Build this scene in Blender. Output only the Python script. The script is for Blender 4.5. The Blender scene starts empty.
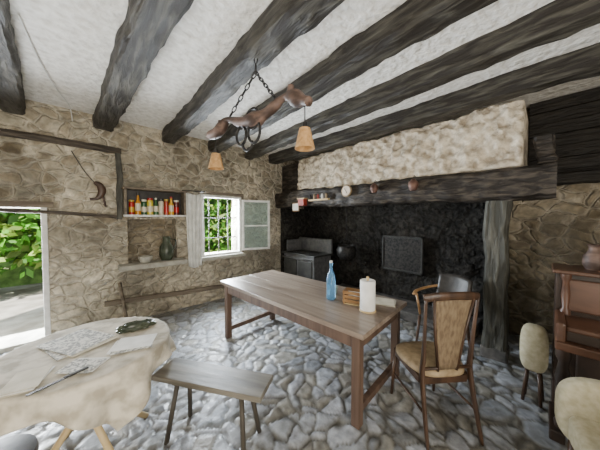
import bpy, bmesh, math, random
from mathutils import Vector, Matrix, noise
random.seed(7)
S=bpy.context.scene
COL=S.collection

# ---------------------------------------------------------------- materials
def new_mat(name):
    m=bpy.data.materials.new(name); m.use_nodes=True
    nt=m.node_tree; b=nt.nodes['Principled BSDF']
    return m,nt,b
def N(nt,t,**k):
    n=nt.nodes.new(t)
    for a,v in k.items(): setattr(n,a,v)
    return n
def ramp(nt,stops,interp='LINEAR'):
    r=N(nt,'ShaderNodeValToRGB'); e=r.color_ramp; e.interpolation=interp
    while len(e.elements)<len(stops): e.elements.new(.5)
    for i,(p,c) in enumerate(stops):
        e.elements[i].position=p; e.elements[i].color=(c[0],c[1],c[2],1)
    return r
def pmat(name,c1,c2,scale=6,rough=.7,bump=.2,stretch=(1,1,1),metal=0,detail=6,dist=0.0,lo=.35,hi=.65,bdist=.01,spec=.4):
    m,nt,b=new_mat(name); L=nt.links
    tc=N(nt,'ShaderNodeTexCoord'); mp=N(nt,'ShaderNodeMapping'); mp.inputs['Scale'].default_value=stretch
    L.new(tc.outputs['Object'],mp.inputs['Vector'])
    nz=N(nt,'ShaderNodeTexNoise'); nz.inputs['Scale'].default_value=scale; nz.inputs['Detail'].default_value=detail
    nz.inputs['Distortion'].default_value=dist
    L.new(mp.outputs[0],nz.inputs['Vector'])
    r=ramp(nt,[(lo,c1),(hi,c2)]); L.new(nz.outputs['Fac'],r.inputs['Fac']); L.new(r.outputs[0],b.inputs['Base Color'])
    b.inputs['Roughness'].default_value=rough; b.inputs['Metallic'].default_value=metal
    b.inputs['Specular IOR Level'].default_value=spec
    if bump:
        bp=N(nt,'ShaderNodeBump'); bp.inputs['Strength'].default_value=bump; bp.inputs['Distance'].default_value=bdist
        L.new(nz.outputs['Fac'],bp.inputs['Height']); L.new(bp.outputs[0],b.inputs['Normal'])
    return m
def stone_mat(name,cols,mortar,scale,vscale=(1,1,1),e0=.03,e1=.12,rough=.85,bump=1.0,bdist=.04,warp=.12,spec=.3,stain=(.55,1.0),wash=None,dome=.12,en_amt=.07,fine=(.68,1.2),fb=.35):
    m,nt,b=new_mat(name); L=nt.links
    g=N(nt,'ShaderNodeNewGeometry')
    wn=N(nt,'ShaderNodeTexNoise'); wn.inputs['Scale'].default_value=3.5; wn.inputs['Detail'].default_value=2
    L.new(g.outputs['Position'],wn.inputs['Vector'])
    sub=N(nt,'ShaderNodeVectorMath',operation='SUBTRACT'); sub.inputs[1].default_value=(.5,.5,.5); L.new(wn.outputs['Color'],sub.inputs[0])
    sc=N(nt,'ShaderNodeVectorMath',operation='SCALE'); sc.inputs['Scale'].default_value=warp*2; L.new(sub.outputs[0],sc.inputs[0])
    ad=N(nt,'ShaderNodeVectorMath',operation='ADD'); L.new(g.outputs['Position'],ad.inputs[0]); L.new(sc.outputs[0],ad.inputs[1])
    mp=N(nt,'ShaderNodeMapping'); mp.inputs['Scale'].default_value=vscale; L.new(ad.outputs[0],mp.inputs['Vector'])
    ve=N(nt,'ShaderNodeTexVoronoi',feature='DISTANCE_TO_EDGE'); ve.inputs['Scale'].default_value=scale; L.new(mp.outputs[0],ve.inputs['Vector'])
    vc=N(nt,'ShaderNodeTexVoronoi',feature='F1'); vc.inputs['Scale'].default_value=scale; L.new(mp.outputs[0],vc.inputs['Vector'])
    sep=N(nt,'ShaderNodeSeparateColor'); L.new(vc.outputs['Color'],sep.inputs[0])
    n=len(cols); r=ramp(nt,[(i/(n-1) if n>1 else 0,c) for i,c in enumerate(cols)]); L.new(sep.outputs[0],r.inputs['Fac'])
    fn=N(nt,'ShaderNodeTexNoise'); fn.inputs['Scale'].default_value=16; fn.inputs['Detail'].default_value=7; L.new(g.outputs['Position'],fn.inputs['Vector'])
    fr=ramp(nt,[(.33,(fine[0],)*3),(.67,(fine[1],)*3)]); L.new(fn.outputs['Fac'],fr.inputs['Fac'])
    mx=N(nt,'ShaderNodeMix',data_type='RGBA',blend_type='MULTIPLY'); mx.inputs['Factor'].default_value=1
    er=ramp(nt,[(e0,(0,0,0)),(e1,(1,1,1))])
    en=N(nt,'ShaderNodeMath',operation='MULTIPLY_ADD'); en.inputs[1].default_value=en_amt*2; L.new(fn.outputs['Fac'],en.inputs[0])
    sb=N(nt,'ShaderNodeMath',operation='SUBTRACT'); sb.inputs[1].default_value=en_amt; L.new(ve.outputs['Distance'],sb.inputs[0]); L.new(sb.outputs[0],en.inputs[2])
    L.new(en.outputs[0],er.inputs['Fac'])
    bn=N(nt,'ShaderNodeTexNoise'); bn.inputs['Scale'].default_value=1.5; bn.inputs['Detail'].default_value=5; L.new(g.outputs['Position'],bn.inputs['Vector'])
    fac=er.outputs[0]
    if wash:   # limewash / render smeared over the lower masonry
        z0,z1,amt=wash
        sx=N(nt,'ShaderNodeSeparateXYZ'); L.new(g.outputs['Position'],sx.inputs[0])
        mr=N(nt,'ShaderNodeMapRange'); mr.inputs[1].default_value=z0; mr.inputs[2].default_value=z1; mr.inputs[3].default_value=amt; mr.inputs[4].default_value=-.2
        L.new(sx.outputs['Z'],mr.inputs[0])
        nn=ramp(nt,[(.40,(0,0,0)),(.56,(1,1,1))]); L.new(bn.outputs['Fac'],nn.inputs['Fac'])
        am=N(nt,'ShaderNodeMath',operation='MULTIPLY_ADD'); am.inputs[1].default_value=.4; am.use_clamp=True
        L.new(nn.outputs[0],am.inputs[0]); L.new(mr.outputs[0],am.inputs[2])
        inv=N(nt,'ShaderNodeMath',operation='SUBTRACT'); inv.inputs[0].default_value=1; L.new(am.outputs[0],inv.inputs[1])
        mu=N(nt,'ShaderNodeMath',operation='MULTIPLY'); L.new(er.outputs[0],mu.inputs[0]); L.new(inv.outputs[0],mu.inputs[1]); fac=mu.outputs[0]
    m1=N(nt,'ShaderNodeMix',data_type='RGBA'); L.new(fac,m1.inputs['Factor']); m1.inputs['A'].default_value=(*mortar,1); L.new(r.outputs[0],m1.inputs['B'])
    L.new(m1.outputs['Result'],mx.inputs['A']); L.new(fr.outputs[0],mx.inputs['B'])
    br=ramp(nt,[(.35,(stain[0],)*3),(.65,(stain[1],)*3)]); L.new(bn.outputs['Fac'],br.inputs['Fac'])
    m2=N(nt,'ShaderNodeMix',data_type='RGBA',blend_type='MULTIPLY'); m2.inputs['Factor'].default_value=1
    L.new(mx.outputs['Result'],m2.inputs['A']); L.new(br.outputs[0],m2.inputs['B']); L.new(m2.outputs['Result'],b.inputs['Base Color'])
    b.inputs['Roughness'].default_value=rough; b.inputs['Specular IOR Level'].default_value=spec
    hr=ramp(nt,[(0.0,(0,0,0)),(dome,(.7,)*3),(dome*3,(1,1,1))],'EASE'); L.new(en.outputs[0],hr.inputs['Fac'])
    ma=N(nt,'ShaderNodeMath',operation='MULTIPLY_ADD'); ma.inputs[1].default_value=fb; L.new(fn.outputs['Fac'],ma.inputs[0]); L.new(hr.outputs[0],ma.inputs[2])
    bp=N(nt,'ShaderNodeBump'); bp.inputs['Strength'].default_value=bump; bp.inputs['Distance'].default_value=bdist
    L.new(ma.outputs[0],bp.inputs['Height']); L.new(bp.outputs[0],b.inputs['Normal'])
    return m

M_wall=stone_mat('rubble_stone_wall',[(.13,.10,.06),(.38,.315,.215),(.20,.165,.11),(.48,.415,.305),(.28,.25,.18),(.35,.32,.245)],(.64,.57,.44),5.0,(1,1,1.5),.045,.17,stain=(.58,1.07),wash=(.9,1.95,.5),bdist=.04)
M_wall_e=stone_mat('rubble_stone_dark_mortar',[(.16,.125,.075),(.39,.32,.215),(.23,.19,.13),(.42,.355,.25)],(.50,.43,.32),4.6,(1,1,1.6),.04,.16,bdist=.04,stain=(.58,1.05))  # rubble with darker mortar, for the east wall and niche back
M_soot=stone_mat('soot_black_masonry',[(.022,.020,.018),(.038,.035,.030),(.026,.023,.02),(.032,.029,.025)],(.024,.022,.019),2.6,(1,1,1.9),.01,.3,bdist=.04,en_amt=.2,fine=(.4,1.6),fb=1.0,stain=(.5,1.2))
M_ceil=pmat('rough_white_plaster',(.66,.625,.565),(.88,.855,.80),15,.95,1.0,bdist=.035,detail=8,lo=.3,hi=.6)
M_hood=pmat('lime_roughcast_hood',(.36,.295,.215),(.76,.67,.53),11,.95,1.0,bdist=.06,detail=10,lo=.34,hi=.60)
def beam_mat(name,st,a=(.018,.014,.010),b=(.105,.097,.076),hi=.76):
    return pmat(name,a,b,14,.6,1.0,st,lo=.45,hi=hi,bdist=.03,detail=10,dist=.5)
M_beamY=beam_mat('aged_oak_beam',(1.6,.22,1.6))
M_beamZ=beam_mat('aged_oak_post',(1.6,1.6,.25),(.038,.037,.028),(.13,.125,.10))
M_beamX=beam_mat('aged_oak_rail',(.25,1.6,1.6),(.035,.026,.017),(.14,.11,.08))
M_mantel=beam_mat('blackened_oak_mantel',(1.6,.4,1.6),(.016,.012,.009),(.11,.088,.066))
M_plank=beam_mat('dark_planks',(1.6,.3,1.6),(.010,.008,.006),(.03,.024,.017))
M_table=pmat('farm_table_wood',(.17,.125,.095),(.31,.25,.195),8,.30,.15,(1.8,.16,1.8),dist=.5,spec=.6)
M_tableleg=pmat('table_leg_wood',(.065,.038,.026),(.125,.078,.053),8,.5,.15,(1.8,1.8,.2))
M_bench=pmat('bench_grey_wood',(.09,.08,.06),(.20,.18,.145),8,.40,.3,(.3,2,2))
M_benchleg=pmat('bench_leg_wood',(.03,.025,.018),(.07,.058,.042),8,.6,.2,(2,2,.3))
M_chair=pmat('chair_walnut',(.032,.017,.010),(.075,.040,.022),9,.38,.05,(2,2,.3))
M_arm=pmat('bentwood_honey',(.24,.13,.055),(.38,.22,.10),9,.3,.05)
M_tan=pmat('tan_vinyl',(.25,.18,.10),(.36,.27,.16),25,.6,.15)
M_tan2=pmat('woven_cane_brown',(.11,.072,.04),(.20,.145,.085),60,.7,.4,(1,1,.3))
M_leather=pmat('dark_leather',(.02,.018,.016),(.045,.04,.035),20,.45,.15)
M_pale=pmat('pale_pine',(.50,.36,.17),(.66,.50,.27),8,.6,.1,(1,1,.3))
M_cloth=pmat('printed_tablecloth',(.36,.32,.245),(.62,.565,.46),9,.85,.15,detail=3,lo=.4,hi=.6)
M_paper=pmat('paper',(.72,.71,.67),(.84,.83,.80),12,.8,0)
M_paper2=pmat('yellowed_paper',(.55,.50,.38),(.68,.62,.5),12,.8,0)
M_print=pmat('printed_paper',(.28,.28,.26),(.70,.68,.62),60,.8,0,lo=.45,hi=.55)
M_white=pmat('white_painted_wood',(.62,.61,.57),(.80,.79,.75),10,.5,.05)
M_curt=pmat('cotton_cloth_white',(.60,.60,.56),(.76,.76,.72),10,.9,.1)
M_iron=pmat('wrought_iron',(.015,.015,.016),(.05,.046,.042),30,.5,.3,metal=.6)
M_stove=pmat('grey_stove_enamel',(.07,.07,.072),(.13,.13,.128),14,.35,.1)
M_black=pmat('black_painted',(.018,.018,.018),(.045,.044,.04),10,.5,.1)
M_piano=pmat('dark_stained_wood',(.05,.023,.013),(.11,.052,.03),6,.38,.05,(1,.25,1),dist=.6)
M_piano_d=pmat('darker_stained_wood',(.018,.012,.008),(.042,.025,.017),6,.45,.05)
M_cream=pmat('cream_upholstery',(.37,.33,.21),(.48,.43,.30),30,.95,.2)
M_shade=pmat('burlap_lampshade',(.40,.22,.085),(.56,.34,.15),40,.9,.2)
M_yoke=pmat('yoke_wood',(.05,.03,.022),(.21,.135,.105),9,.55,.6,(1.5,.5,1.5),lo=.42,hi=.66)
M_slab=pmat('slate_slab',(.30,.285,.24),(.46,.44,.37),9,.8,.5,bdist=.02)
M_pot=pmat('dark_glaze',(.03,.04,.025),(.07,.08,.05),10,.25,0)
M_red=pmat('red_paint',(.25,.03,.02),(.35,.05,.03),10,.5,0)
M_grass=pmat('garden_ground',(.30,.28,.24),(.55,.53,.48),3,.95,.3,detail=8)
M_ashgrey=pmat('ash_hearth',(.05,.048,.045),(.14,.13,.12),8,.9,.5)
M_dial=pmat('dial_cream',(.66,.56,.44),(.74,.64,.52),10,.5,0)
M_lino=pmat('rail_wood',(.11,.085,.06),(.22,.18,.13),8,.7,.3,(.2,2,2))
m,nt,b=new_mat('blue_bottle_glass'); b.inputs['Base Color'].default_value=(.25,.55,.85,1); b.inputs['Transmission Weight'].default_value=.75; b.inputs['Roughness'].default_value=.05; b.inputs['IOR'].default_value=1.3; M_glass=m
m,nt,b=new_mat('window_glass'); b.inputs['Base Color'].default_value=(.75,.88,.82,1); b.inputs['Transmission Weight'].default_value=.8; b.inputs['Roughness'].default_value=.08; b.inputs['IOR'].default_value=1.1; M_pane=m
def attr_mat(n,r):
    m,nt,b=new_mat(n); oi=N(nt,'ShaderNodeAttribute'); oi.attribute_name='lc'
    nt.links.new(oi.outputs['Color'],b.inputs['Base Color']); b.inputs['Roughness'].default_value=r; return m
M_leaf=attr_mat('leaf_green',.6); M_jar=attr_mat('jar_colours',.3)
m,nt,b=new_mat('cobble_floor'); L=nt.links
at=N(nt,'ShaderNodeAttribute'); at.attribute_name='lc'; g=N(nt,'ShaderNodeNewGeometry')
fn=N(nt,'ShaderNodeTexNoise'); fn.inputs['Scale'].default_value=14; fn.inputs['Detail'].default_value=8; L.new(g.outputs['Position'],fn.inputs['Vector'])
fr=ramp(nt,[(.32,(.64,.63,.62)),(.68,(1.25,1.25,1.25))]); L.new(fn.outputs['Fac'],fr.inputs['Fac'])
bn=N(nt,'ShaderNodeTexNoise'); bn.inputs['Scale'].default_value=1.1; bn.inputs['Detail'].default_value=4; L.new(g.outputs['Position'],bn.inputs['Vector'])
br=ramp(nt,[(.38,(.68,.66,.62)),(.62,(1.06,1.06,1.06))]); L.new(bn.outputs['Fac'],br.inputs['Fac'])
ma=N(nt,'ShaderNodeMix',data_type='RGBA',blend_type='MULTIPLY'); ma.inputs['Factor'].default_value=1
mb=N(nt,'ShaderNodeMix',data_type='RGBA',blend_type='MULTIPLY'); mb.inputs['Factor'].default_value=1
L.new(at.outputs['Color'],ma.inputs['A']); L.new(fr.outputs[0],ma.inputs['B']); L.new(ma.outputs['Result'],mb.inputs['A']); L.new(br.outputs[0],mb.inputs['B'])
L.new(mb.outputs['Result'],b.inputs['Base Color'])
rr=ramp(nt,[(.35,(.28,)*3),(.65,(.6,)*3)]); L.new(fn.outputs['Fac'],rr.inputs['Fac']); L.new(rr.outputs[0],b.inputs['Roughness']); b.inputs['Specular IOR Level'].default_value=.5
bp=N(nt,'ShaderNodeBump'); bp.inputs['Strength'].default_value=.7; bp.inputs['Distance'].default_value=.012; L.new(fn.outputs['Fac'],bp.inputs['Height']); L.new(bp.outputs[0],b.inputs['Normal'])
M_floor=m

# ---------------------------------------------------------------- geometry helpers
def finish(bm,name,mat,parent=None,smooth=False,bevel=0,sub=0):
    bmesh.ops.recalc_face_normals(bm,faces=bm.faces)
    me=bpy.data.meshes.new(name); bm.to_mesh(me); bm.free()
    o=bpy.data.objects.new(name,me); COL.objects.link(o)
    if mat: me.materials.append(mat)
    if smooth:
        for p in me.polygons: p.use_smooth=True
    if bevel:
        md=o.modifiers.new('b','BEVEL'); md.width=bevel; md.segments=2; md.limit_method='ANGLE'
    if parent: o.parent=parent
    return o
def empty(name,loc=(0,0,0),rz=0):
    e=bpy.data.objects.new(name,None); COL.objects.link(e); e.location=loc; e.rotation_euler=(0,0,rz); e.empty_display_size=.1
    return e
def addbox(bm,c,s,M=None):
    r=bmesh.ops.create_cube(bm,size=1)
    mt=Matrix.Translation(c)@(M if M else Matrix())@Matrix.Diagonal((s[0],s[1],s[2],1))
    bmesh.ops.transform(bm,matrix=mt,verts=r['verts'])
    return r['verts']
def box(name,c,s,mat,parent=None,bevel=.004,M=None):
    bm=bmesh.new(); addbox(bm,c,s,M); return finish(bm,name,mat,parent,bevel=bevel)
def rng(name,x0,x1,y0,y1,z0,z1,mat,parent=None,bevel=.004):
    return box(name,((x0+x1)/2,(y0+y1)/2,(z0+z1)/2),(x1-x0,y1-y0,z1-z0),mat,parent,bevel)
def addtube(bm,pts,rad,seg=10,closed=False,flat=None):
    pts=[Vector(p) for p in pts]; n=len(pts)
    if not hasattr(rad,'__len__'): rad=[rad]*n
    rings=[]; up=None
    for i,p in enumerate(pts):
        if closed: t=(pts[(i+1)%n]-pts[i-1])
        else: t=(pts[min(i+1,n-1)]-pts[max(i-1,0)])
        t.normalize()
        if up is None:
            up=Vector((0,0,1)) if abs(t.z)<.9 else Vector((0,1,0))
        a=t.cross(up).normalized(); bb=a.cross(t).normalized(); up=bb
        fa,fb=(flat if flat else (1,1))
        ring=[bm.verts.new(p+(a*math.cos(2*math.pi*k/seg)*fa+bb*math.sin(2*math.pi*k/seg)*fb)*rad[i]) for k in range(seg)]
        rings.append(ring)
    m=n if closed else n-1
    for i in range(m):
        A=rings[i];B=rings[(i+1)%n]
        for k in range(seg):
            bm.faces.new((A[k],A[(k+1)%seg],B[(k+1)%seg],B[k]))
    if not closed:
        bm.faces.new(rings[0]); bm.faces.new(rings[-1][::-1])
def tube(name,pts,rad,mat,parent=None,seg=10,closed=False,flat=None,smooth=True):
    bm=bmesh.new(); addtube(bm,pts,rad,seg,closed,flat); return finish(bm,name,mat,parent,smooth=smooth)
def spline(ctrl,n=8):
    c=[Vector(p) for p in ctrl]; out=[]
    for i in range(len(c)-1):
        p0=c[max(i-1,0)];p1=c[i];p2=c[i+1];p3=c[min(i+2,len(c)-1)]
        for k in range(n):
            t=k/n
            out.append(.5*((2*p1)+(-p0+p2)*t+(2*p0-5*p1+4*p2-p3)*t*t+(-p0+3*p1-3*p2+p3)*t**3))
    out.append(c[-1]); return out
def lathe(name,prof,mat,parent=None,loc=(0,0,0),seg=28,axis='Z',smooth=True):
    bm=bmesh.new(); rings=[]
    for r,z in prof:
        ring=[]
        for k in range(seg):
            a=2*math.pi*k/seg
            v=Vector((r*math.cos(a),r*math.sin(a),z))
            if axis=='X': v=Vector((-v.z,v.x,v.y))
            ring.append(bm.verts.new(v+Vector(loc)))
        rings.append(ring)
    for A,B in zip(rings,rings[1:]):
        for k in range(seg): bm.faces.new((A[k],A[(k+1)%seg],B[(k+1)%seg],B[k]))
    bm.faces.new(rings[0][::-1]); bm.faces.new(rings[-1])
    o=finish(bm,name,mat,parent,smooth=smooth)
    if smooth:
        md=o.modifiers.new('e','EDGE_SPLIT'); md.split_angle=math.radians(50)
    return o
def hewn(name,p0,p1,w,h,mat,n=40,amp=.012,parent=None,seed=0):
    """hand-hewn timber from p0 to p1"""
    p0=Vector(p0);p1=Vector(p1);t=(p1-p0).normalized()
    up=Vector((0,0,1)) if abs(t.z)<.9 else Vector((0,1,0))
    a=t.cross(up).normalized(); u=a.cross(t).normalized()
    bm=bmesh.new(); rings=[]
    prof=[]
    q=5
    c=.12
    base=[(-1,-1),(1,-1),(1,1),(-1,1)]
    for j in range(4):
        A=Vector(base[j]);B=Vector(base[(j+1)%4])
        for k in range(q):
            f=c+(1-2*c)*k/(q-1); prof.append(A.lerp(B,f))
    for i in range(n+1):
        s=i/n; cpt=p0.lerp(p1,s)
        off=noise.noise_vector(Vector((s*3+seed,seed*1.7,0)))*amp*1.6
        ring=[]
        for P in prof:
            base_p=cpt+a*P.x*w/2+u*P.y*h/2
            nn=noise.noise(base_p*6+Vector((seed,0,0)))*amp+noise.noise(base_p*18)*amp*.5
            d=(a*P.x*w+u*P.y*h).normalized()
            ring.append(bm.verts.new(base_p+d*nn+off))
        rings.append(ring)
    m=len(prof)
    for A,B in zip(rings,rings[1:]):
        for k in range(m): bm.faces.new((A[k],A[(k+1)%m],B[(k+1)%m],B[k]))
    bm.faces.new(rings[0][::-1]); bm.faces.new(rings[-1])
    o=finish(bm,name,mat,parent,smooth=True)
    md=o.modifiers.new('e','EDGE_SPLIT'); md.split_angle=math.radians(38)
    return o
def wall_holes(name,axis,a0,a1,z0,z1,t0,t1,holes,mat):
    xs=sorted({a0,a1,*[h[0] for h in holes],*[h[1] for h in holes]}); zs=sorted({z0,z1,*[h[2] for h in holes],*[h[3] for h in holes]})
    bm=bmesh.new()
    for i in range(len(xs)-1):
        for j in range(len(zs)-1):
            cx=(xs[i]+xs[i+1])/2; cz=(zs[j]+zs[j+1])/2
            if any(h[0]<cx<h[1] and h[2]<cz<h[3] for h in holes): continue
            if axis=='X': addbox(bm,(cx,(t0+t1)/2,cz),(xs[i+1]-xs[i],t1-t0,zs[j+1]-zs[j]))
            else: addbox(bm,((t0+t1)/2,cx,cz),(t1-t0,xs[i+1]-xs[i],zs[j+1]-zs[j]))
    bmesh.ops.remove_doubles(bm,verts=bm.verts,dist=1e-4)
    seen={}
    for f in list(bm.faces):
        k=tuple(sorted((round(v.co.x,3),round(v.co.y,3),round(v.co.z,3)) for v in f.verts))
        seen.setdefault(k,[]).append(f)
    kill=[f for fs in seen.values() if len(fs)>1 for f in fs]
    if kill: bmesh.ops.delete(bm,geom=kill,context='FACES_ONLY')
    return finish(bm,name,mat)

# ---------------------------------------------------------------- room shell
WY=4.4; CZ=3.06; EX=4.3
def build_floor():
    x0,x1,y0,y1=-2.2,EX,-2.4,WY+.02; st=.018
    nx=int((x1-x0)/st); ny=int((y1-y0)/st)
    verts=[];cols=[]
    pal=[(.29,.315,.355),(.41,.44,.49),(.25,.265,.285),(.46,.49,.55),(.33,.325,.30),(.37,.395,.445),(.29,.28,.255)]
    joint=Vector((.175,.17,.155))
    for j in range(ny+1):
        for i in range(nx+1):
            x=x0+(x1-x0)*i/nx; y=y0+(y1-y0)*j/ny
            p=Vector((x,y,0)); w=noise.noise_vector(p*2.2)*.16+noise.noise_vector(p*7)*.035
            sc=7.0
            q=Vector(((x+w.x)*sc,(y+w.y)*sc,.37))
            d,pt=noise.voronoi(q)
            e=d[1]-d[0]; t=max(0,min(1,(e-.02)/.26)); t=1-(1-t)**3
            h=noise.cell(Vector((pt[0].x*13.7,pt[0].y*17.3,pt[0].z*5.1)))
            c2=noise.noise(pt[0]*3.1)
            tilt=.007*((x+w.x)*sc-pt[0].x)*noise.noise(pt[0]*5.3)
            z=-.021+.016*t+.007*max(-1,min(.4,c2))*t+tilt*t+.004*noise.noise(p*16)*t
            verts.append((x,y,min(z,.003)))
            k=max(0,min(1,(e-.03)/.14)); cc=joint.lerp(Vector(pal[int(abs(h)*6.99)%7]),k); cols.append((cc.x,cc.y,cc.z,1))
    faces=[(j*(nx+1)+i,j*(nx+1)+i+1,(j+1)*(nx+1)+i+1,(j+1)*(nx+1)+i) for j in range(ny) for i in range(nx)]
    b0=len(verts)
    for c in((x0,y0),(x1,y0),(x1,y1),(x0,y1)): verts.append((c[0],c[1],-.15)); cols.append((.2,.2,.2,1))
    faces.append((b0+3,b0+2,b0+1,b0))
    me=bpy.data.meshes.new('floor'); me.from_pydata(verts,[],faces)
    ca=me.color_attributes.new('lc','FLOAT_COLOR','POINT'); ca.data.foreach_set('color',[v for c in cols for v in c])
    me.polygons.foreach_set('use_smooth',[True]*len(me.polygons)); me.materials.append(M_floor)
    o=bpy.data.objects.new('floor',me); COL.objects.link(o)
build_floor()
rng('ceiling',-2.6,EX+.5,-2.8,WY+.4,CZ,CZ+.15,M_ceil,bevel=0)
wall_holes('wall_north','X',-2.2,EX,-.12,CZ,WY,WY+.4,[(-1.2,-.38,0,1.73),(.47,1.16,.9,1.58),(1.6,2.38,.88,2.02)],M_wall)
wall_holes('wall_west','Y',-2.4,WY+.4,-.12,CZ,-2.6,-2.2,[],M_wall)
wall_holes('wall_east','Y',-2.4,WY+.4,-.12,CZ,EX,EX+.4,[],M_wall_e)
wall_holes('wall_south','X',-2.2,EX,-.12,CZ,-2.8,-2.4,[(-1.2,1.2,.8,2.3)],M_wall)  # opening behind the camera, added to let fill light in
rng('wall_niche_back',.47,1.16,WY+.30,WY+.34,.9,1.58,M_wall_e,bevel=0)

beams=[((-.10,-2.4),(-.60,WY)),((.62,-2.4),(.21,WY)),((1.05,-2.4),(1.06,WY)),((1.62,-2.4),(1.84,WY)),((2.33,-2.4),(2.60,WY)),((3.22,-2.4),(3.22,WY))]
for i,(p,q) in enumerate(beams):
    hewn('ceiling_beam' if i==0 else 'ceiling_beam.%03d'%i,(p[0],p[1],2.965),(q[0],q[1],2.965),.20+.02*(i%2),.21,M_beamY,n=90,amp=.022,seed=i*3.1)

# ---------------------------------------------------------------- fireplace
fp=empty('fireplace')
hewn('mantel_beam',(3.45,-.06,1.995),(3.45,4.39,1.995),.32,.34,M_mantel,n=80,amp=.035,parent=fp,seed=5)
hewn('mantel_post',(3.46,.38,.12),(3.46,.38,1.83),.21,.21,M_beamZ,n=20,amp=.018,parent=fp,seed=9)
bm=bmesh.new()
ny,nz=170,36; Y0,Y1=.19,3.72; Z0,Z1=2.16,2.86
grid=[]
for i in range(ny+1):
    row=[]
    for j in range(nz+1):
        y=Y0+(Y1-Y0)*i/ny; z=Z0+(Z1-Z0)*j/nz+(.05*noise.noise(Vector((y*3,2,0))) if j==nz else 0)
        x=3.38+.05*(z-Z0)+.045*noise.noise(Vector((y*5,z*5,1)))+.045*noise.noise(Vector((y*11,z*13,3)))+.02*noise.noise(Vector((y*26,z*26,3)))
        if i in(0,ny): x+=.02
        row.append(bm.verts.new((x,y,z)))
    grid.append(row)
for i in range(ny):
    for j in range(nz): bm.faces.new((grid[i][j],grid[i+1][j],grid[i+1][j+1],grid[i][j+1]))
def closeb(line,x=4.28):
    back=[bm.verts.new((x,v.co.y,v.co.z)) for v in line]
    for k in range(len(line)-1): bm.faces.new((line[k],line[k+1],back[k+1],back[k]))
closeb(grid[0]); closeb(grid[-1]); closeb([g[-1] for g in grid]); closeb([g[0] for g in grid])
finish(bm,'plaster_hood',M_hood,fp,smooth=True)
rng('hood_side_timber',3.5,4.28,3.75,4.39,2.17,2.84,M_mantel,fp)
bm=bmesh.new(); g=[]
for i in range(130):
    r_=[]
    for j in range(70):
        y=.5+3.88*i/129; z=-.03+2.2*j/69; q=Vector((1,y*2.4,z*4.4))+noise.noise_vector(Vector((0,y*3,z*3)))*.4
        d,_p=noise.voronoi(q); t=min(1,(d[1]-d[0])/.3)
        r_.append(bm.verts.new((4.235-.025*t+.025*noise.noise(Vector((3,y*7,z*7))),y,z)))
    g.append(r_)
for i in range(129):
    for j in range(69): bm.faces.new((g[i][j],g[i+1][j],g[i+1][j+1],g[i][j+1]))
finish(bm,'soot_wall_back',M_soot,fp,smooth=True)
rng('soot_wall_left',3.45,4.2,4.28,4.39,0.0,1.83,M_soot,fp,0)
rng('soot_cheek_right',3.9,4.2,.42,.56,0.0,2.1,M_soot,fp,0)
rng('smoke_shelf',3.6,4.2,.3,4.3,2.1,2.15,M_soot,fp,0)
rng('hearth_slab',3.62,4.2,.6,3.1,0,.14,M_ashgrey,fp,.02)
rng('post_plinth',3.34,3.58,.26,.50,-.02,.13,M_ashgrey,fp,.02)
rng('fireback_plate',4.12,4.2,1.42,2.10,.66,1.25,M_iron,fp,.01)
for k,(a,b_,c,d) in enumerate([(1.40,2.12,1.24,1.27),(1.40,2.12,.64,.67),(1.40,1.43,.64,1.27),(2.09,2.12,.64,1.27)]):
    rng('fireback_frame_%d'%k,4.10,4.16,a,b_,c,d,M_black,fp)
tube('pot_chain',[(3.85,2.75,2.1),(3.85,2.75,1.15)],.012,M_iron,fp)
lathe('cauldron',[(.01,.75),(.13,.77),(.19,.86),(.2,.97),(.17,1.03),(.185,1.05),(.16,1.05),(.15,1.0),(.01,.98)],M_iron,fp,(3.85,2.75,0))
tube('cauldron_handle',[(3.85,2.75+.17*math.cos(t),1.04+.14*math.sin(t)) for t in [math.pi*i/12 for i in range(13)]],.008,M_iron,fp)
pl=empty('plank_partition')
for k in range(7):
    z=2.04+k*.145
    rng('plank_%d'%k,4.18+.01*(k%2),4.3,-2.4,.18,z,z+.14,M_plank,pl,.006)
hewn('partition_rail',(4.12,-2.4,2.06),(4.12,.15,2.06),.14,.14,M_plank,parent=pl,n=30)
hewn('mantel_corbel',(3.5,.03,2.16),(3.5,.03,2.44),.16,.14,M_mantel,n=8,amp=.02,parent=fp)

e=empty('wall_clock')
lathe('case',[(.001,0),(.10,0),(.105,.02),(.095,.035),(.082,.03),(.001,.03)],M_tan,e,(3.27,2.33,2.06),axis='X')
lathe('dial',[(.001,.031),(.082,.031),(.082,.036),(.001,.036)],M_dial,e,(3.27,2.33,2.06),axis='X')
tube('hand',[(3.232,2.33,2.06),(3.232,2.36,2.10)],.004,M_black,e)
tube('hand_2',[(3.232,2.33,2.06),(3.232,2.31,2.02)],.004,M_black,e)
def hangpot(name,y,z,m,r):
    e=empty(name)
    lathe('body',[(.001,-r*1.2),(r*.6,-r*1.1),(r,-.1*r),(r*.9,r*.6),(r*.5,r),(r*.3,r*1.3),(.001,r*1.35)],m,e,(3.22,y,z))
    tube('hook',[(3.22,y,z+r*1.3),(3.25,y,z+r*2.0),(3.3,y,z+r*1.9)],.005,M_iron,e)
M_copper=pmat('aged_copper',(.08,.04,.03),(.17,.09,.065),12,.5,.1,metal=.3)
hangpot('hanging_copper_pot',1.8,2.05,M_copper,.06)
hangpot('hanging_cowbell',1.23,2.04,M_copper,.065)
e=empty('mantel_notice'); rng('sheet',3.25,3.262,3.55,3.72,1.76,1.9,M_paper,e,0); rng('backing',3.262,3.28,3.53,3.74,1.74,1.92,M_arm,e)
e=empty('salt_box'); rng('box',3.17,3.27,3.3,3.46,1.85,1.98,M_red,e); rng('lid',3.16,3.28,3.28,3.48,1.98,2.0,M_pale,e)
e=empty('pipe_rack'); e.parent=fp; rng('board',3.2,3.26,2.7,3.2,1.93,1.96,M_pale,e)
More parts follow.
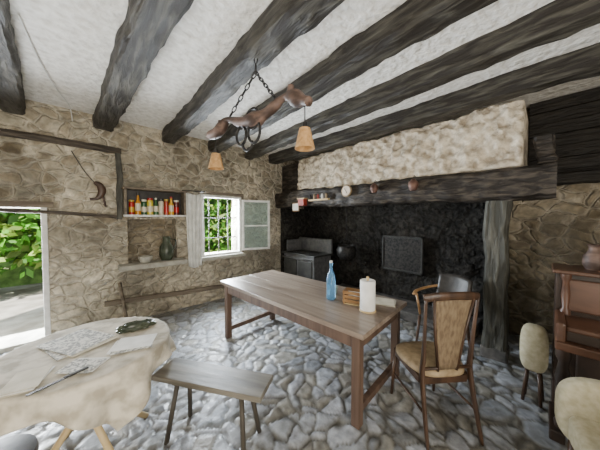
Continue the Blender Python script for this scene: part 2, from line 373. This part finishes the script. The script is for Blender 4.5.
for k in range(5): lathe('peg_%d'%k,[(.001,0),(.018,0),(.022,.06),(.012,.09),(.001,.09)],[M_tan,M_paper,M_red,M_tan,M_iron][k],e,(3.215,2.75+k*.1,1.96),seg=12)

ch=empty('cooking_stove')
rng('body',3.32,3.85,3.15,4.1,0.10,.80,M_stove,ch,.012)
rng('hob_plate',3.28,3.88,3.11,4.14,.80,.84,M_black,ch,.01)
rng('splashback',3.82,3.87,3.12,4.13,.84,1.14,M_stove,ch,.01)
rng('raised_lid',3.36,3.80,4.02,4.06,.84,1.1,M_stove,ch,.01)
for k in range(2): rng('oven_door_%d'%k,3.295,3.325,3.2+k*.46,3.6+k*.46,.25,.70,M_black,ch,.012)
tube('towel_rail',[(3.25,3.2,.74),(3.25,4.05,.74)],.012,M_stove,ch)
for k,y in enumerate((3.2,4.05)): tube('rail_bracket_%d'%k,[(3.25,y,.74),(3.33,y,.74)],.008,M_stove,ch)
for k in range(2): lathe('hotplate_%d'%k,[(.001,.84),(.12,.84),(.12,.855),(.001,.857)],M_iron,ch,(3.56,3.38+k*.38,0))
for k,(x,y) in enumerate([(3.38,3.2),(3.80,3.2),(3.38,4.05),(3.80,4.05)]): rng('foot_%d'%k,x-.03,x+.03,y-.03,y+.03,0,.10,M_black,ch)

# ---------------------------------------------------------------- north wall: door
dr=empty('door_1')
hewn('lintel',(-1.25,WY-.0,1.77),(-.3,WY-.0,1.77),.06,.07,M_lino,n=12,amp=.004,parent=dr)
rng('jamb_right',-.415,-.36,WY-.015,WY+.10,0,1.74,M_white,dr)
rng('jamb_left',-1.22,-1.165,WY-.015,WY+.10,0,1.74,M_white,dr)
rng('threshold',-1.2,-.38,WY-.02,WY+.42,-.03,.05,M_slab,dr,.01)
tf=empty('wall_timber_frame')
hewn('top_rail',(-2.0,WY-.01,2.63),(.42,WY-.01,2.60),.07,.085,M_beamX,n=30,parent=tf,amp=.01)
hewn('low_rail',(-2.0,WY-.01,1.80),(.36,WY-.01,1.62),.05,.045,M_beamX,n=30,parent=tf,amp=.008)
hewn('stile',(.38,WY-.01,2.56),(.38,WY-.01,1.58),.07,.07,M_beamZ,n=16,parent=tf,amp=.01)
hc=empty('hanging_billhook')
tube('strap',spline([(-.12,WY-.04,2.5),(.0,WY-.05,2.25),(.1,WY-.06,2.10)],6),.006,M_leather,hc)
tube('blade',spline([(.10,WY-.06,2.10),(.16,WY-.06,2.06),(.18,WY-.06,1.97),(.13,WY-.06,1.88),(.05,WY-.06,1.86)],6),[.02+.028*math.sin(math.pi*min(1,i/20)) for i in range(25)],M_chair,hc,flat=(.5,1))
tube('handle',[(.18,WY-.06,1.95),(.22,WY-.05,1.76)],.014,M_yoke,hc)

bs=empty('wall_shelf')
rng('top_board',.40,1.28,WY-.22,WY-.0,2.03,2.06,M_lino,bs)
rng('bottom_board',.42,1.26,WY-.2,WY-.0,1.62,1.65,M_white,bs)
rng('side_left',.42,.45,WY-.2,WY-.0,1.65,2.03,M_lino,bs)
rng('side_right',1.23,1.26,WY-.2,WY-.0,1.65,2.03,M_lino,bs)
rng('back_board',.45,1.23,WY-.02,WY-.0,1.65,2.03,M_leather,bs)
bm=bmesh.new(); lay=bm.loops.layers.color.new('lc')
def jar(x,y,z0,prof,seg=16):
    rings=[]
    for r,z,c in prof: rings.append(([bm.verts.new((x+r*math.cos(2*math.pi*k/seg),y+r*math.sin(2*math.pi*k/seg),z0+z)) for k in range(seg)],c))
    for (A,ca),(Bq,cb) in zip(rings,rings[1:]):
        for k in range(seg):
            f=bm.faces.new((A[k],A[(k+1)%seg],Bq[(k+1)%seg],Bq[k]))
            for l in f.loops: l[lay]=(*cb,1)
    f=bm.faces.new(rings[-1][0])
    for l in f.loops: l[lay]=(*rings[-1][1],1)
cols=[(.65,.05,.03),(.75,.5,.06),(.08,.28,.12),(.82,.75,.25),(.15,.35,.15),(.78,.74,.64),(.6,.2,.05),(.85,.65,.12),(.35,.08,.05),(.5,.6,.3)]
x=.48; k=0
while x<1.17:
    c=cols[k%10]; c2=random.choice([(.8,.76,.66),(.75,.6,.15),(.7,.08,.05)]); cap=random.choice([(.6,.05,.04),(.7,.6,.2),(.1,.1,.1),(.8,.78,.7)])
    r=random.uniform(.032,.042); h=random.uniform(.19,.25)
    if k%3==1: prof=[(r,0,c),(r,h*.25,c),(r*1.02,h*.26,c2),(r*1.02,h*.7,c2),(r,h*.72,c),(r*.45,h*.95,c),(r*.4,h*1.2,c),(r*.5,h*1.21,cap),(r*.5,h*1.33,cap)]
    else: prof=[(r,0,c),(r,h*.2,c),(r*1.02,h*.21,c2),(r*1.02,h*.6,c2),(r,h*.61,c),(r,h*.9,c),(r*.85,h,c),(r*.95,h*1.01,cap),(r*.95,h*1.15,cap)]
    jar(x+r,WY-.12+random.uniform(-.02,.02),1.65,prof); x+=2*r+.004; k+=1
finish(bm,'row_of_jars',M_jar,bs)
rng('stone_niche_sill',.34,1.27,WY-.24,WY-.0,.82,.9,M_slab,bevel=.015)
e=empty('stoneware_jug'); lathe('body',[(.001,.9),(.08,.905),(.11,1.0),(.1,1.12),(.06,1.2),(.05,1.26),(.06,1.29),(.045,1.28),(.001,1.2)],M_pot,e,(.98,WY-.08,0))
tube('handle',spline([(1.03,WY-.08,1.25),(1.12,WY-.08,1.22),(1.1,WY-.08,1.1),(1.07,WY-.08,1.08)],6),.01,M_pot,e)
e=empty('stoneware_bowl'); lathe('body',[(.001,.9),(.06,.9),(.09,.95),(.10,1.0),(.095,1.0),(.07,.94),(.001,.92)],M_slab,e,(.68,WY-.11,0))

w=empty('window_1')
def frame(pfx,x0,x1,z0,z1,y0,y1,t,mat,par):
    for k,(a,b_,c,d) in enumerate([(x0,x1,z1-t,z1),(x0,x1,z0,z0+t),(x0,x0+t,z0+t,z1-t),(x1-t,x1,z0+t,z1-t)]):
        rng(pfx+'_%d'%k,a,b_,y0,y1,c,d,mat,par)
frame('frame',1.58,2.40,.86,2.04,WY-.02,WY+.06,.05,M_white,w)
rng('sill',1.54,2.45,WY-.1,WY+.38,.80,.87,M_slab,w,.01)
frame('outer_trim',1.53,2.45,.80,2.10,WY-.03,WY-.0,.05,M_lino,w)
for k in range(3): tube('iron_bar_%d'%k,[(1.80+k*.2,WY+.2,.87),(1.80+k*.2,WY+.2,2.03)],.011,M_iron,w)
for k in range(2): tube('iron_crossbar_%d'%k,[(1.6,WY+.2,1.2+k*.4),(2.38,WY+.2,1.2+k*.4)],.009,M_iron,w)
cs=empty('casement',(2.40,WY-.04,0),math.radians(-20)); cs.parent=w
frame('sash',0,.60,.92,1.98,-.02,.02,.045,M_white,cs)
rng('glazing_bar',.05,.55,-.015,.015,1.42,1.45,M_white,cs)
rng('pane',.04,.56,-.003,.003,.95,1.95,M_pane,cs,0)
bm=bmesh.new(); nx,nz=40,26; g=[]
for i in range(nx+1):
    r_=[]
    for j in range(nz+1):
        u=i/nx; v=j/nz
        x=1.27+ .30*u*(1-.25*v) + .03*v; z=2.06-1.30*v-.05*math.sin(u*3)
        y=WY-.13-.025*math.sin(u*26+v*1.5)*(.4+.6*v)
        r_.append(bm.verts.new((x,y,z)))
    g.append(r_)
for i in range(nx):
    for j in range(nz): bm.faces.new((g[i][j],g[i+1][j],g[i+1][j+1],g[i][j+1]))
c=finish(bm,'window_curtain',M_curt,None,smooth=True); md=c.modifiers.new('t','SOLIDIFY'); md.thickness=.004
e=empty('curtain_rod'); tube('rod',[(1.22,WY-.13,2.075),(1.62,WY-.13,2.075)],.009,M_iron,e); tube('bracket',[(1.24,WY-.13,2.075),(1.24,WY,2.075)],.007,M_iron,e); tube('bracket_2',[(1.6,WY-.13,2.075),(1.6,WY,2.075)],.007,M_iron,e)

hewn('wall_rail',(.18,WY-.07,.36),(2.2,WY-.07,.24),.06,.07,M_lino,n=24,amp=.008)
tube('leaning_stick',[(.42,WY-.30,.0),(.36,WY-.02,.62)],.022,M_lino)
tube('electric_cable',spline([(-.32,2.6,3.05),(-.28,3.2,3.04),(-.2,3.8,3.04),(-.12,4.2,3.03),(-.10,4.38,2.9)],8),.006,M_white)

# ---------------------------------------------------------------- farm table
T=empty('farm_table',(1.83,1.96,0),math.radians(3.9))
W,Ln=.92,2.10
for k in range(4):
    x0=-W/2+k*W/4; rng('top_board_%d'%k,x0+.0008,x0+W/4-.0008,-Ln/2,Ln/2,.715,.755,M_table,T,.003)
rng('apron_l',-W/2+.05,-W/2+.075,-Ln/2+.1,Ln/2-.1,.60,.715,M_tableleg,T)
rng('apron_r',W/2-.075,W/2-.05,-Ln/2+.1,Ln/2-.1,.60,.715,M_tableleg,T)
rng('apron_n',-W/2+.08,W/2-.08,-Ln/2+.06,-Ln/2+.085,.60,.715,M_tableleg,T)
rng('apron_f',-W/2+.08,W/2-.08,Ln/2-.085,Ln/2-.06,.60,.715,M_tableleg,T)
for k,(sx,sy) in enumerate([(-1,-1),(1,-1),(-1,1),(1,1)]):
    x=sx*(W/2-.075); y=sy*(Ln/2-.085); rng('leg_%d'%k,x-.035,x+.035,y-.035,y+.035,-.01,.715,M_tableleg,T,.006)
for sy in(-1,1): rng('stretcher_%d'%sy,-W/2+.09,W/2-.09,sy*(Ln/2-.085)-.022,sy*(Ln/2-.085)+.022,.08,.14,M_tableleg,T)

TT=.755
e=empty('blue_glass_bottle',(1.86,1.52,TT))
lathe('glass',[(.001,.0),(.042,.0),(.047,.012),(.047,.20),(.04,.245),(.02,.29),(.015,.31),(.014,.36),(.018,.365),(.018,.38),(.001,.38)],M_glass,e)
lathe('stopper',[(.001,.38),(.014,.38),(.016,.40),(.001,.405)],M_white,e,seg=14)
e=empty('paper_towel_roll',(1.87,1.10,TT))
lathe('roll',[(.02,.012),(.066,.012),(.068,.02),(.068,.27),(.066,.278),(.02,.278),(.019,.27)],M_paper,e)
lathe('stand_base',[(.001,0),(.075,0),(.075,.012),(.001,.012)],M_pale,e)
lathe('core',[(.001,.27),(.012,.27),(.012,.31),(.001,.315)],M_pale,e,seg=12)
e=empty('wooden_crate',(1.93,1.28,TT),.3)
rng('bottom',-.06,.06,-.09,.09,0,.01,M_pale,e)
for k,z in enumerate((.02,.06,.10)):
    rng('slat_a%d'%k,-.065,-.055,-.09,.09,z,z+.03,M_arm,e,.002); rng('slat_b%d'%k,.055,.065,-.09,.09,z,z+.03,M_arm,e,.002)
    rng('slat_c%d'%k,-.065,.065,-.1,-.09,z,z+.03,M_arm,e,.002); rng('slat_d%d'%k,-.065,.065,.09,.1,z,z+.03,M_arm,e,.002)
for k,(sx,sy) in enumerate([(-1,-1),(1,-1),(-1,1),(1,1)]): rng('post_%d'%k,sx*.055-.006,sx*.055+.006,sy*.088-.006,sy*.088+.006,0,.13,M_arm,e,0)
def sheets(name,x,y,z,rz,n,w,l,mats,sp=.25):
    e=empty(name,(x,y,z),rz)
    for k in range(n):
        mtx=Matrix.Rotation(random.uniform(-sp,sp),4,'Z')
        box('sheet_%d'%k,(random.uniform(-.02,.02),random.uniform(-.02,.02),.0013+.0026*k),(w,l,.0024),mats[k%len(mats)],e,0,mtx)
sheets('paper_stack',2.17,1.13,TT,.4,4,.2,.26,[M_paper,M_paper2],.1)
e=empty('serving_dish',(2.14,1.40,TT)); lathe('dish',[(.001,0),(.07,0),(.11,.025),(.115,.03),(.1,.02),(.001,.01)],M_white,e)
e=empty('drinking_glass',(2.02,1.60,TT)); lathe('cup',[(.001,0),(.03,0),(.035,.09),(.032,.09),(.028,.01),(.001,.01)],M_pane,e)

# ---------------------------------------------------------------- bench
B=empty('wooden_bench',(.70,1.56,0),math.atan2(1.28-1.90,.87-.47))
rng('seat',-.52,.34,-.115,.115,.42,.458,M_bench,B,.006)
rng('batten_l',-.36,-.31,-.09,.09,.395,.42,M_benchleg,B)
rng('batten_r',.15,.20,-.09,.09,.395,.42,M_benchleg,B)
for k,(sx,sy) in enumerate([(-1,-1),(-1,1),(1,-1),(1,1)]):
    xx=-.335 if sx<0 else .175
    tube('leg_%d'%k,[(xx,sy*.06,.41),(xx+sx*.05,sy*.12,-.01)],.017,M_benchleg,B,seg=8)

# ---------------------------------------------------------------- round table with cloth
R=empty('round_table',(0,2.04,0))
lathe('top',[(.001,.72),(.43,.72),(.435,.73),(.435,.745),(.43,.75),(.001,.75)],M_pale,R,seg=48)
for k,a in enumerate((.5,.5+math.pi/2)):
    c_,s_=math.cos(a),math.sin(a)
    for sg in(-1,1):
        o=.03*sg
        p=Vector((c_*.28*sg-s_*o,s_*.28*sg+c_*o,.72)); q=Vector((-c_*.36*sg-s_*o,-s_*.36*sg+c_*o,-.01))
        tube('leg_%d_%d'%(k,sg),[p,q],.02,M_pale,R,seg=8)
bm=bmesh.new(); n=110; hs=.575; Rr=.445; ang=math.radians(60); g=[]
for i in range(n+1):
    r_=[]
    for j in range(n+1):
        u=-hs+2*hs*i/n; v=-hs+2*hs*j/n
        x=u*math.cos(ang)-v*math.sin(ang); y=u*math.sin(ang)+v*math.cos(ang)
        rr=math.hypot(x,y); th=math.atan2(y,x)
        if rr<=Rr: z=.7535+.0015*noise.noise(Vector((x*9,y*9,0))); f=rr
        else:
            s=rr-Rr; f=Rr+.012+.08*s+.22*s*math.sin(th*11+1.0)*min(1,s*6); z=.7535-s*.98
        fx=f/max(rr,1e-6); r_.append(bm.verts.new((x*fx,y*fx,z)))
    g.append(r_)
for i in range(n):
    for j in range(n): bm.faces.new((g[i][j],g[i+1][j],g[i+1][j+1],g[i][j+1]))
c=finish(bm,'tablecloth',M_cloth,R,smooth=True); md=c.modifiers.new('t','SOLIDIFY'); md.thickness=.003; md.offset=1
TZ=.7585
sheets('newspapers',-.06,2.14,TZ,.5,3,.26,.34,[M_print,M_paper2,M_print])
sheets('letters',.21,1.87,TZ,1.2,3,.17,.22,[M_paper,M_print],.1)
sheets('envelopes',-.24,1.80,TZ,-.4,3,.14,.2,[M_paper2,M_paper])
sheets('brochure',-.02,1.78,TZ,.9,2,.13,.18,[M_paper,M_print],.1)
e=empty('folded_dark_scarf',(.27,2.12,TZ+.012))
bm=bmesh.new(); bmesh.ops.create_icosphere(bm,subdivisions=4,radius=1)
for v in bm.verts:
    nn=1+.45*noise.noise(v.co*2.6); v.co=Vector((v.co.x*.11*nn,v.co.y*.06*nn,max(-.012,v.co.z*.035*nn)))
finish(bm,'scarf',M_pot,e,smooth=True)
e=empty('table_knife',(-.10,1.70,TZ+.002),1.9); rng('blade',-.008,.008,0,.13,0,.003,M_iron,e,0); rng('handle',-.01,.01,-.1,0,0,.01,M_black,e)
e=empty('dark_stool',(-.36,1.72,0))
lathe('seat',[(.001,.42),(.15,.42),(.165,.44),(.16,.47),(.001,.48)],M_leather,e)
for k in range(4):
    a=k*math.pi/2+.4; tube('leg_%d'%k,[(.1*math.cos(a),.1*math.sin(a),.42),(.16*math.cos(a),.16*math.sin(a),0)],.015,M_black,e,seg=8)

# ---------------------------------------------------------------- dining chair (near)
def dining_chair(name,loc,rz):
    C=empty(name,loc,rz)
    bm=bmesh.new(); rings=[]
    prof=[(.90,.425),(.99,.432),(1.0,.445),(.985,.465),(.9,.48),(.6,.49),(.2,.493)]
    for s,z in prof:
        ring=[]
        for k in range(40):
            a=2*math.pi*k/40; ca,sa=math.cos(a),math.sin(a)
            px=math.copysign(abs(ca)**.55,ca); py=math.copysign(abs(sa)**.55,sa)
            wx=.225 if py>0 else .225-.03*abs(py)
            ring.append(bm.verts.new((px*wx*s,py*.215*s,z)))
        rings.append(ring)
    for A,Bq in zip(rings,rings[1:]):
        for k in range(40): bm.faces.new((A[k],A[(k+1)%40],Bq[(k+1)%40],Bq[k]))
    bm.faces.new(rings[0][::-1]); bm.faces.new(rings[-1])
    finish(bm,'seat',M_tan,C,smooth=True)
    for k,(a,b_,c_,d) in enumerate([(-.19,.19,.17,.195),(-.17,.17,-.2,-.175),(-.2,-.175,-.18,.18),(.175,.2,-.18,.18)]):
        rng('seat_rail_%d'%k,a,b_,c_,d,.375,.428,M_chair,C)
    for sx in(-1,1):
        tube('front_leg_%d'%sx,[(sx*.185,.18,.43),(sx*.205,.215,-.01)],[.019,.012],M_chair,C,seg=10)
        pts=spline([(sx*.205,-.30,-.01),(sx*.19,-.205,.42),(sx*.185,-.21,.62),(sx*.198,-.245,1.03)],8)
        tube('back_post_%d'%sx,pts,[.012+.008*math.sin(math.pi*min(1,i/24*1.2)) for i in range(25)],M_chair,C,seg=10,flat=(.8,1.2))
    tube('top_rail',spline([(-.208,-.235,1.03),(-.1,-.265,1.05),(.1,-.265,1.05),(.208,-.235,1.03)],8),.03,M_chair,C,flat=(.45,1.0))
    bm=bmesh.new(); g=[]
    for i in range(13):
        r_=[]
        for j in range(13):
            u=-1+2*i/12; v=j/12
            wv=.070+.075*v; z=.50+.53*v; y=-.205-.02*v-.025*v*v-.012*(1-u*u)
            r_.append(bm.verts.new((u*wv,y,z)))
        g.append(r_)
    for i in range(12):
        for j in range(12): bm.faces.new((g[i][j],g[i+1][j],g[i+1][j+1],g[i][j+1]))
    o=finish(bm,'back_pad',M_tan2,C,smooth=True); md=o.modifiers.new('t','SOLIDIFY'); md.thickness=.022; md.offset=0
    for sx in(-1,1):
        tube('back_spindle_%d'%sx,[(sx*.073,-.21,.48),(sx*.112,-.228,.75),(sx*.150,-.262,1.03)],.010,M_chair,C)
    tube('lower_cross',[(-.185,-.208,.50),(.185,-.208,.50)],.012,M_chair,C)
    tube('stretcher_l',[(-.195,.2,.2),(-.197,-.255,.2)],.009,M_chair,C); tube('stretcher_r',[(.195,.2,.2),(.197,-.255,.2)],.009,M_chair,C)
    return C
dining_chair('dining_chair',(2.05,.64,0),-math.atan2(.61,.79))

A=empty('bentwood_armchair',(3.02,.80,0),math.radians(75))
lathe('seat',[(.001,.41),(.2,.41),(.225,.43),(.225,.455),(.2,.475),(.001,.485)],M_leather,A)
for sx in(-1,1):
    tube('front_leg_%d'%sx,[(sx*.18,.16,.43),(sx*.2,.2,-.01)],[.018,.013],M_chair,A)
    tube('back_leg_%d'%sx,spline([(sx*.2,-.24,-.01),(sx*.17,-.17,.42),(sx*.17,-.19,.7),(sx*.16,-.24,.86)],6),.016,M_chair,A)
    tube('arm_post_%d'%sx,[(sx*.2,.12,.43),(sx*.24,.14,.68)],.014,M_arm,A)
tube('arm_hoop',spline([(-.23,.2,.68),(-.265,.1,.70),(-.25,-.1,.72),(-.15,-.22,.75),(0,-.25,.76),(.15,-.22,.75),(.25,-.1,.72),(.265,.1,.70),(.23,.2,.68)],6),.018,M_arm,A,flat=(1.2,.8))
bm=bmesh.new(); g=[]
for i in range(13):
    r_=[]
    for j in range(9):
        u=-1+2*i/12; v=j/8; z=.58+.33*v-.03*u*u*v; r_.append(bm.verts.new((u*.18,-.15-.08*v-.05*(1-u*u),z)))
    g.append(r_)
for i in range(12):
    for j in range(8): bm.faces.new((g[i][j],g[i+1][j],g[i+1][j+1],g[i][j+1]))
o=finish(bm,'back_pad',M_leather,A,smooth=True); md=o.modifiers.new('t','SOLIDIFY'); md.thickness=.04; md.offset=0

# ---------------------------------------------------------------- chandelier made from ox yoke
Y=empty('ox_yoke_chandelier')
CY=Vector((.94,1.56,2.36)); kf=.90
def cy(p): 
    p=Vector(p); return Vector((CY.x+(p.x-.93)*kf, CY.y+(p.y-1.53)*kf, p.z-.03))
yc=[cy(p) for p in [(.80,2.10,2.36),(.83,1.96,2.37),(.86,1.82,2.44),(.90,1.66,2.39),(.94,1.5,2.37),(.98,1.34,2.40),(1.02,1.18,2.46),(1.045,1.05,2.41),(1.06,.96,2.37)]]
pts=spline(yc,6); n=len(pts)
rad=[]
for i in range(n):
    s=i/(n-1); rad.append(.030+.026*math.exp(-((s-.12)/.07)**2)+.030*math.exp(-((s-.5)/.12)**2)+.034*math.exp(-((s-.86)/.06)**2)+.006*math.sin(s*40))
tube('yoke',pts,rad,M_yoke,Y,seg=14,flat=(1,.85))
tube('knob_a',spline([cy((1.02,1.14,2.44)),cy((1.03,1.12,2.52))],4),.022,M_yoke,Y); tube('knob_b',[cy((.84,1.93,2.38)),cy((.84,1.93,2.46))],.018,M_yoke,Y)
top=Vector((1.00,1.58,2.87))
def chain(name,p,q):
    p=Vector(p);q=Vector(q); L=(q-p).length; nl=int(L/.045); t=(q-p).normalized()
    a=t.orthogonal().normalized(); b2=t.cross(a); bm=bmesh.new()
    for i in range(nl):
        c=p+(q-p)*((i+.5)/nl); s=a if i%2 else b2
        addtube(bm,[c+t*.03*math.cos(th)+s*.013*math.sin(th) for th in [2*math.pi*k/10 for k in range(10)]],.0045,6,closed=True)
    finish(bm,name,M_iron,Y,smooth=True)
hook=Vector((1.00,1.58,2.74))
chain('chain_top',top,hook)
chain('chain_left',hook,cy((.87,1.80,2.46))); chain('chain_right',hook,cy((1.0,1.26,2.46)))
tube('ceiling_hook',[(1.00,1.58,2.9),(1.00,1.58,2.85)],.012,M_iron,Y)
def ring(name,c,r,rx=1,th0=0,th1=2*math.pi,axis=Vector((.25,-.97,0))):
    c=cy(c); P=[c+axis.normalized()*r*math.cos(t)*rx+Vector((0,0,1))*r*math.sin(t) for t in [th0+(th1-th0)*k/20 for k in range(20 if th1-th0>6.2 else 21)]]
    tube(name,P,.010,M_iron,Y,closed=(th1-th0>6.2),seg=8)
ring('iron_ring',(.90,1.64,2.28),.075,.7); ring('iron_ring_2',(.93,1.48,2.28),.085,.7); ring('iron_hook',(.915,1.56,2.20),.05,1,math.pi*.9,math.pi*2.1)
ring('iron_loop',(.93,1.50,2.38),.075,.9)
for k,p in enumerate([(.825,2.00,2.38),(1.055,1.0,2.40)]):
    x,y,z=cy(p)
    tube('cord_%d'%k,[(x,y,z),(x,y,z-.17)],.004,M_iron,Y)
    lathe('socket_%d'%k,[(.001,0),(.014,0),(.014,.05),(.001,.05)],M_iron,Y,(x,y,z-.20),seg=12)
    bm=bmesh.new(); seg=24
    r1=[bm.verts.new((x+.066*math.cos(2*math.pi*i/seg),y+.066*math.sin(2*math.pi*i/seg),z-.32)) for i in range(seg)]
    r2=[bm.verts.new((x+.036*math.cos(2*math.pi*i/seg),y+.036*math.sin(2*math.pi*i/seg),z-.19)) for i in range(seg)]
    for i in range(seg): bm.faces.new((r1[i],r1[(i+1)%seg],r2[(i+1)%seg],r2[i]))
    bm.faces.new(r2)
    o=finish(bm,'shade_%d'%k,M_shade,Y); md=o.modifiers.new('t','SOLIDIFY'); md.thickness=.003

# ---------------------------------------------------------------- upright piano (right)
P=empty('upright_piano',(0,0,0))
yE=-.06; yB=-1.45
rng('upper_case',2.78,3.08,yB,yE,.80,1.16,M_piano_d,P,.008)
rng('top_board',2.73,3.12,yB-.02,yE+.02,1.16,1.19,M_piano,P,.008)
rng('key_lid',2.46,2.80,yB+.05,yE-.05,.80,.835,M_piano,P,.012)
rng('key_bed',2.44,2.80,yB,yE,.66,.72,M_piano,P,.01)
rng('key_block',2.50,2.80,yB+.05,yE-.05,.72,.80,M_piano_d,P,.008)
for k,y in enumerate((yE-.025,yB+.025)):
    rng('cheek_%d'%k,2.43,2.8,y-.025,y+.025,.72,.86,M_piano,P,.015)
    lathe('console_leg_%d'%k,[(.001,.08),(.035,.08),(.04,.12),(.022,.16),(.035,.3),(.042,.45),(.025,.56),(.04,.6),(.04,.66),(.001,.66)],M_piano_d,P,(2.50,y-.02 if k==0 else y+.02,0),seg=20)
    rng('toe_%d'%k,2.42,2.8,y-.04,y+.04,0,.08,M_piano_d,P,.01)
    lathe('pilaster_%d'%k,[(.001,.84),(.03,.84),(.03,.87),(.018,.89),(.026,1.0),(.018,1.1),(.03,1.13),(.03,1.16),(.001,1.16)],M_piano,P,(2.76,y-.03 if k==0 else y+.03,0),seg=16)
rng('lower_case',2.78,3.08,yB,yE,.0,.80,M_piano_d,P,.008)
rng('lower_panel',2.76,2.79,yB+.12,yE-.12,.12,.60,M_piano_d,P,.01)
for k in range(2): rng('upper_panel_%d'%k,2.765,2.785,yB+.1+k*.65,yB+.68+k*.65,.87,1.12,M_piano,P,.01)
e=empty('earthenware_vase',(2.93,-.26,1.19)); lathe('body',[(.001,0),(.04,0),(.06,.05),(.055,.11),(.03,.15),(.028,.18),(.04,.20),(.03,.195),(.001,.12)],M_yoke,e)
def soft(name,c,s,mat,par,p=.35,rx=0):
    bm=bmesh.new(); bmesh.ops.create_uvsphere(bm,u_segments=32,v_segments=20,radius=1)
    for v in bm.verts:
        q=Vector([math.copysign(abs(t)**p,t) for t in v.co]); q=Matrix.Rotation(rx,3,'X')@Vector((q.x*s[0]/2,q.y*s[1]/2,q.z*s[2]/2)); v.co=Vector(c)+q
    return finish(bm,name,mat,par,smooth=True)
e=empty('padded_stool',(2.84,.05,0))
soft('cushion',(0,0,.47),(.18,.18,.40),M_cream,e,.6)
for k in range(4):
    a=k*math.pi/2+.7; tube('leg_%d'%k,[(.05*math.cos(a),.05*math.sin(a),.3),(.08*math.cos(a),.08*math.sin(a),0)],.012,M_chair,e,seg=8)
AC=empty('cream_armchair',(1.87,-.35,0),math.radians(14))
soft('seat_cushion',(0,0,.40),(.48,.42,.16),M_cream,AC)
soft('backrest',(-.02,-.27,.64),(.50,.16,.58),M_cream,AC,.5)
soft('armrest_l',(-.27,-.02,.46),(.14,.5,.42),M_cream,AC,.6)
soft('armrest_r',(.27,-.02,.46),(.14,.5,.42),M_cream,AC,.6)
for k,(x,y) in enumerate([(-.25,.16),(.25,.16),(-.25,-.2),(.25,-.2)]): tube('leg_%d'%k,[(x,y,.3),(x,y,0)],.02,M_chair,AC,seg=8)

# ---------------------------------------------------------------- outside
rng('garden_ground',-14,16,WY+.4,22,-.25,-.1,M_grass,bevel=0)
def hedge(name,x0,x1,y0,y1,z0,z1,n,seed,size=.11):
    random.seed(seed); bm=bmesh.new(); lay=bm.loops.layers.color.new('lc')
    for _ in range(n):
        c=Vector((random.uniform(x0,x1),random.uniform(y0,y1),random.uniform(z0,z1)))
        c.z+=.5*noise.noise(c*.8)
        a=Vector((random.gauss(0,1),random.gauss(0,1),random.gauss(0,1))).normalized(); b2=a.orthogonal().normalized(); s=size*random.uniform(.6,1.5)
        vs=[bm.verts.new(c+a*s),bm.verts.new(c+b2*s*.5),bm.verts.new(c-a*s),bm.verts.new(c-b2*s*.5)]
        f=bm.faces.new(vs); g_=random.uniform(.6,1.4); col=(.26*g_,.46*g_,.10*g_,1) if random.random()<.7 else (.45*g_,.55*g_,.22*g_,1)
        for l in f.loops: l[lay]=col
    return finish(bm,name,M_leaf)
hedge('garden_hedge',-4.5,1.5,7.2,8.6,.3,3.6,9000,1)
hedge('garden_shrubs',2.0,7.5,7.2,8.4,.2,4.0,10000,2)
M_bank=pmat('hedge_depth',(.06,.12,.03),(.18,.32,.08),5,.9,.3)
rng('hedge_bank',-12,14,9.0,9.3,-.1,4.2,M_bank,bevel=0)

# ---------------------------------------------------------------- lights
wd=bpy.data.worlds.new('sky'); S.world=wd; wd.use_nodes=True
bg=wd.node_tree.nodes['Background']; bg.inputs['Color'].default_value=(.80,.89,1,1); bg.inputs['Strength'].default_value=3
def area(name,loc,target,sx,sy,power,col):
    l=bpy.data.lights.new(name,'AREA'); l.shape='RECTANGLE'; l.size=sx; l.size_y=sy; l.energy=power; l.color=col
    o=bpy.data.objects.new(name,l); COL.objects.link(o); o.location=loc
    d=Vector(target)-Vector(loc); o.rotation_euler=d.to_track_quat('-Z','Y').to_euler(); return o
s=bpy.data.lights.new('sun','SUN'); s.energy=16; s.angle=.02; s.color=(1,.95,.85)
so=bpy.data.objects.new('sun',s); COL.objects.link(so); so.rotation_euler=Vector((.5,.45,-.75)).to_track_quat('-Z','Y').to_euler()
area('window_daylight',(1.99,WY+.5,1.5),(1.8,1.5,.4),.8,1.1,380,(.82,.91,1))
area('door_daylight',(-.79,WY+.55,.95),(.3,1.5,.5),.8,1.6,370,(.88,.94,1))
area('south_fill_light',(-.4,-2.3,1.6),(.3,3.8,1.7),2.0,1.4,108,(1,.91,.77))  # unseen lamp behind the camera, added as general room fill
area('ceiling_fill_light',(-.7,-1.0,.6),(-.1,.6,3.0),1.8,1.6,62,(1,.93,.82))  # unseen upward lamp, added to brighten the ceiling

# ---------------------------------------------------------------- camera
cam=bpy.data.cameras.new('camera'); co=bpy.data.objects.new('camera',cam); COL.objects.link(co)
cam.lens=13.8; cam.sensor_width=36; cam.clip_start=.02
co.location=(0,0,1.6); co.rotation_euler=(math.radians(90-1.75),0,math.radians(-43)); S.camera=co
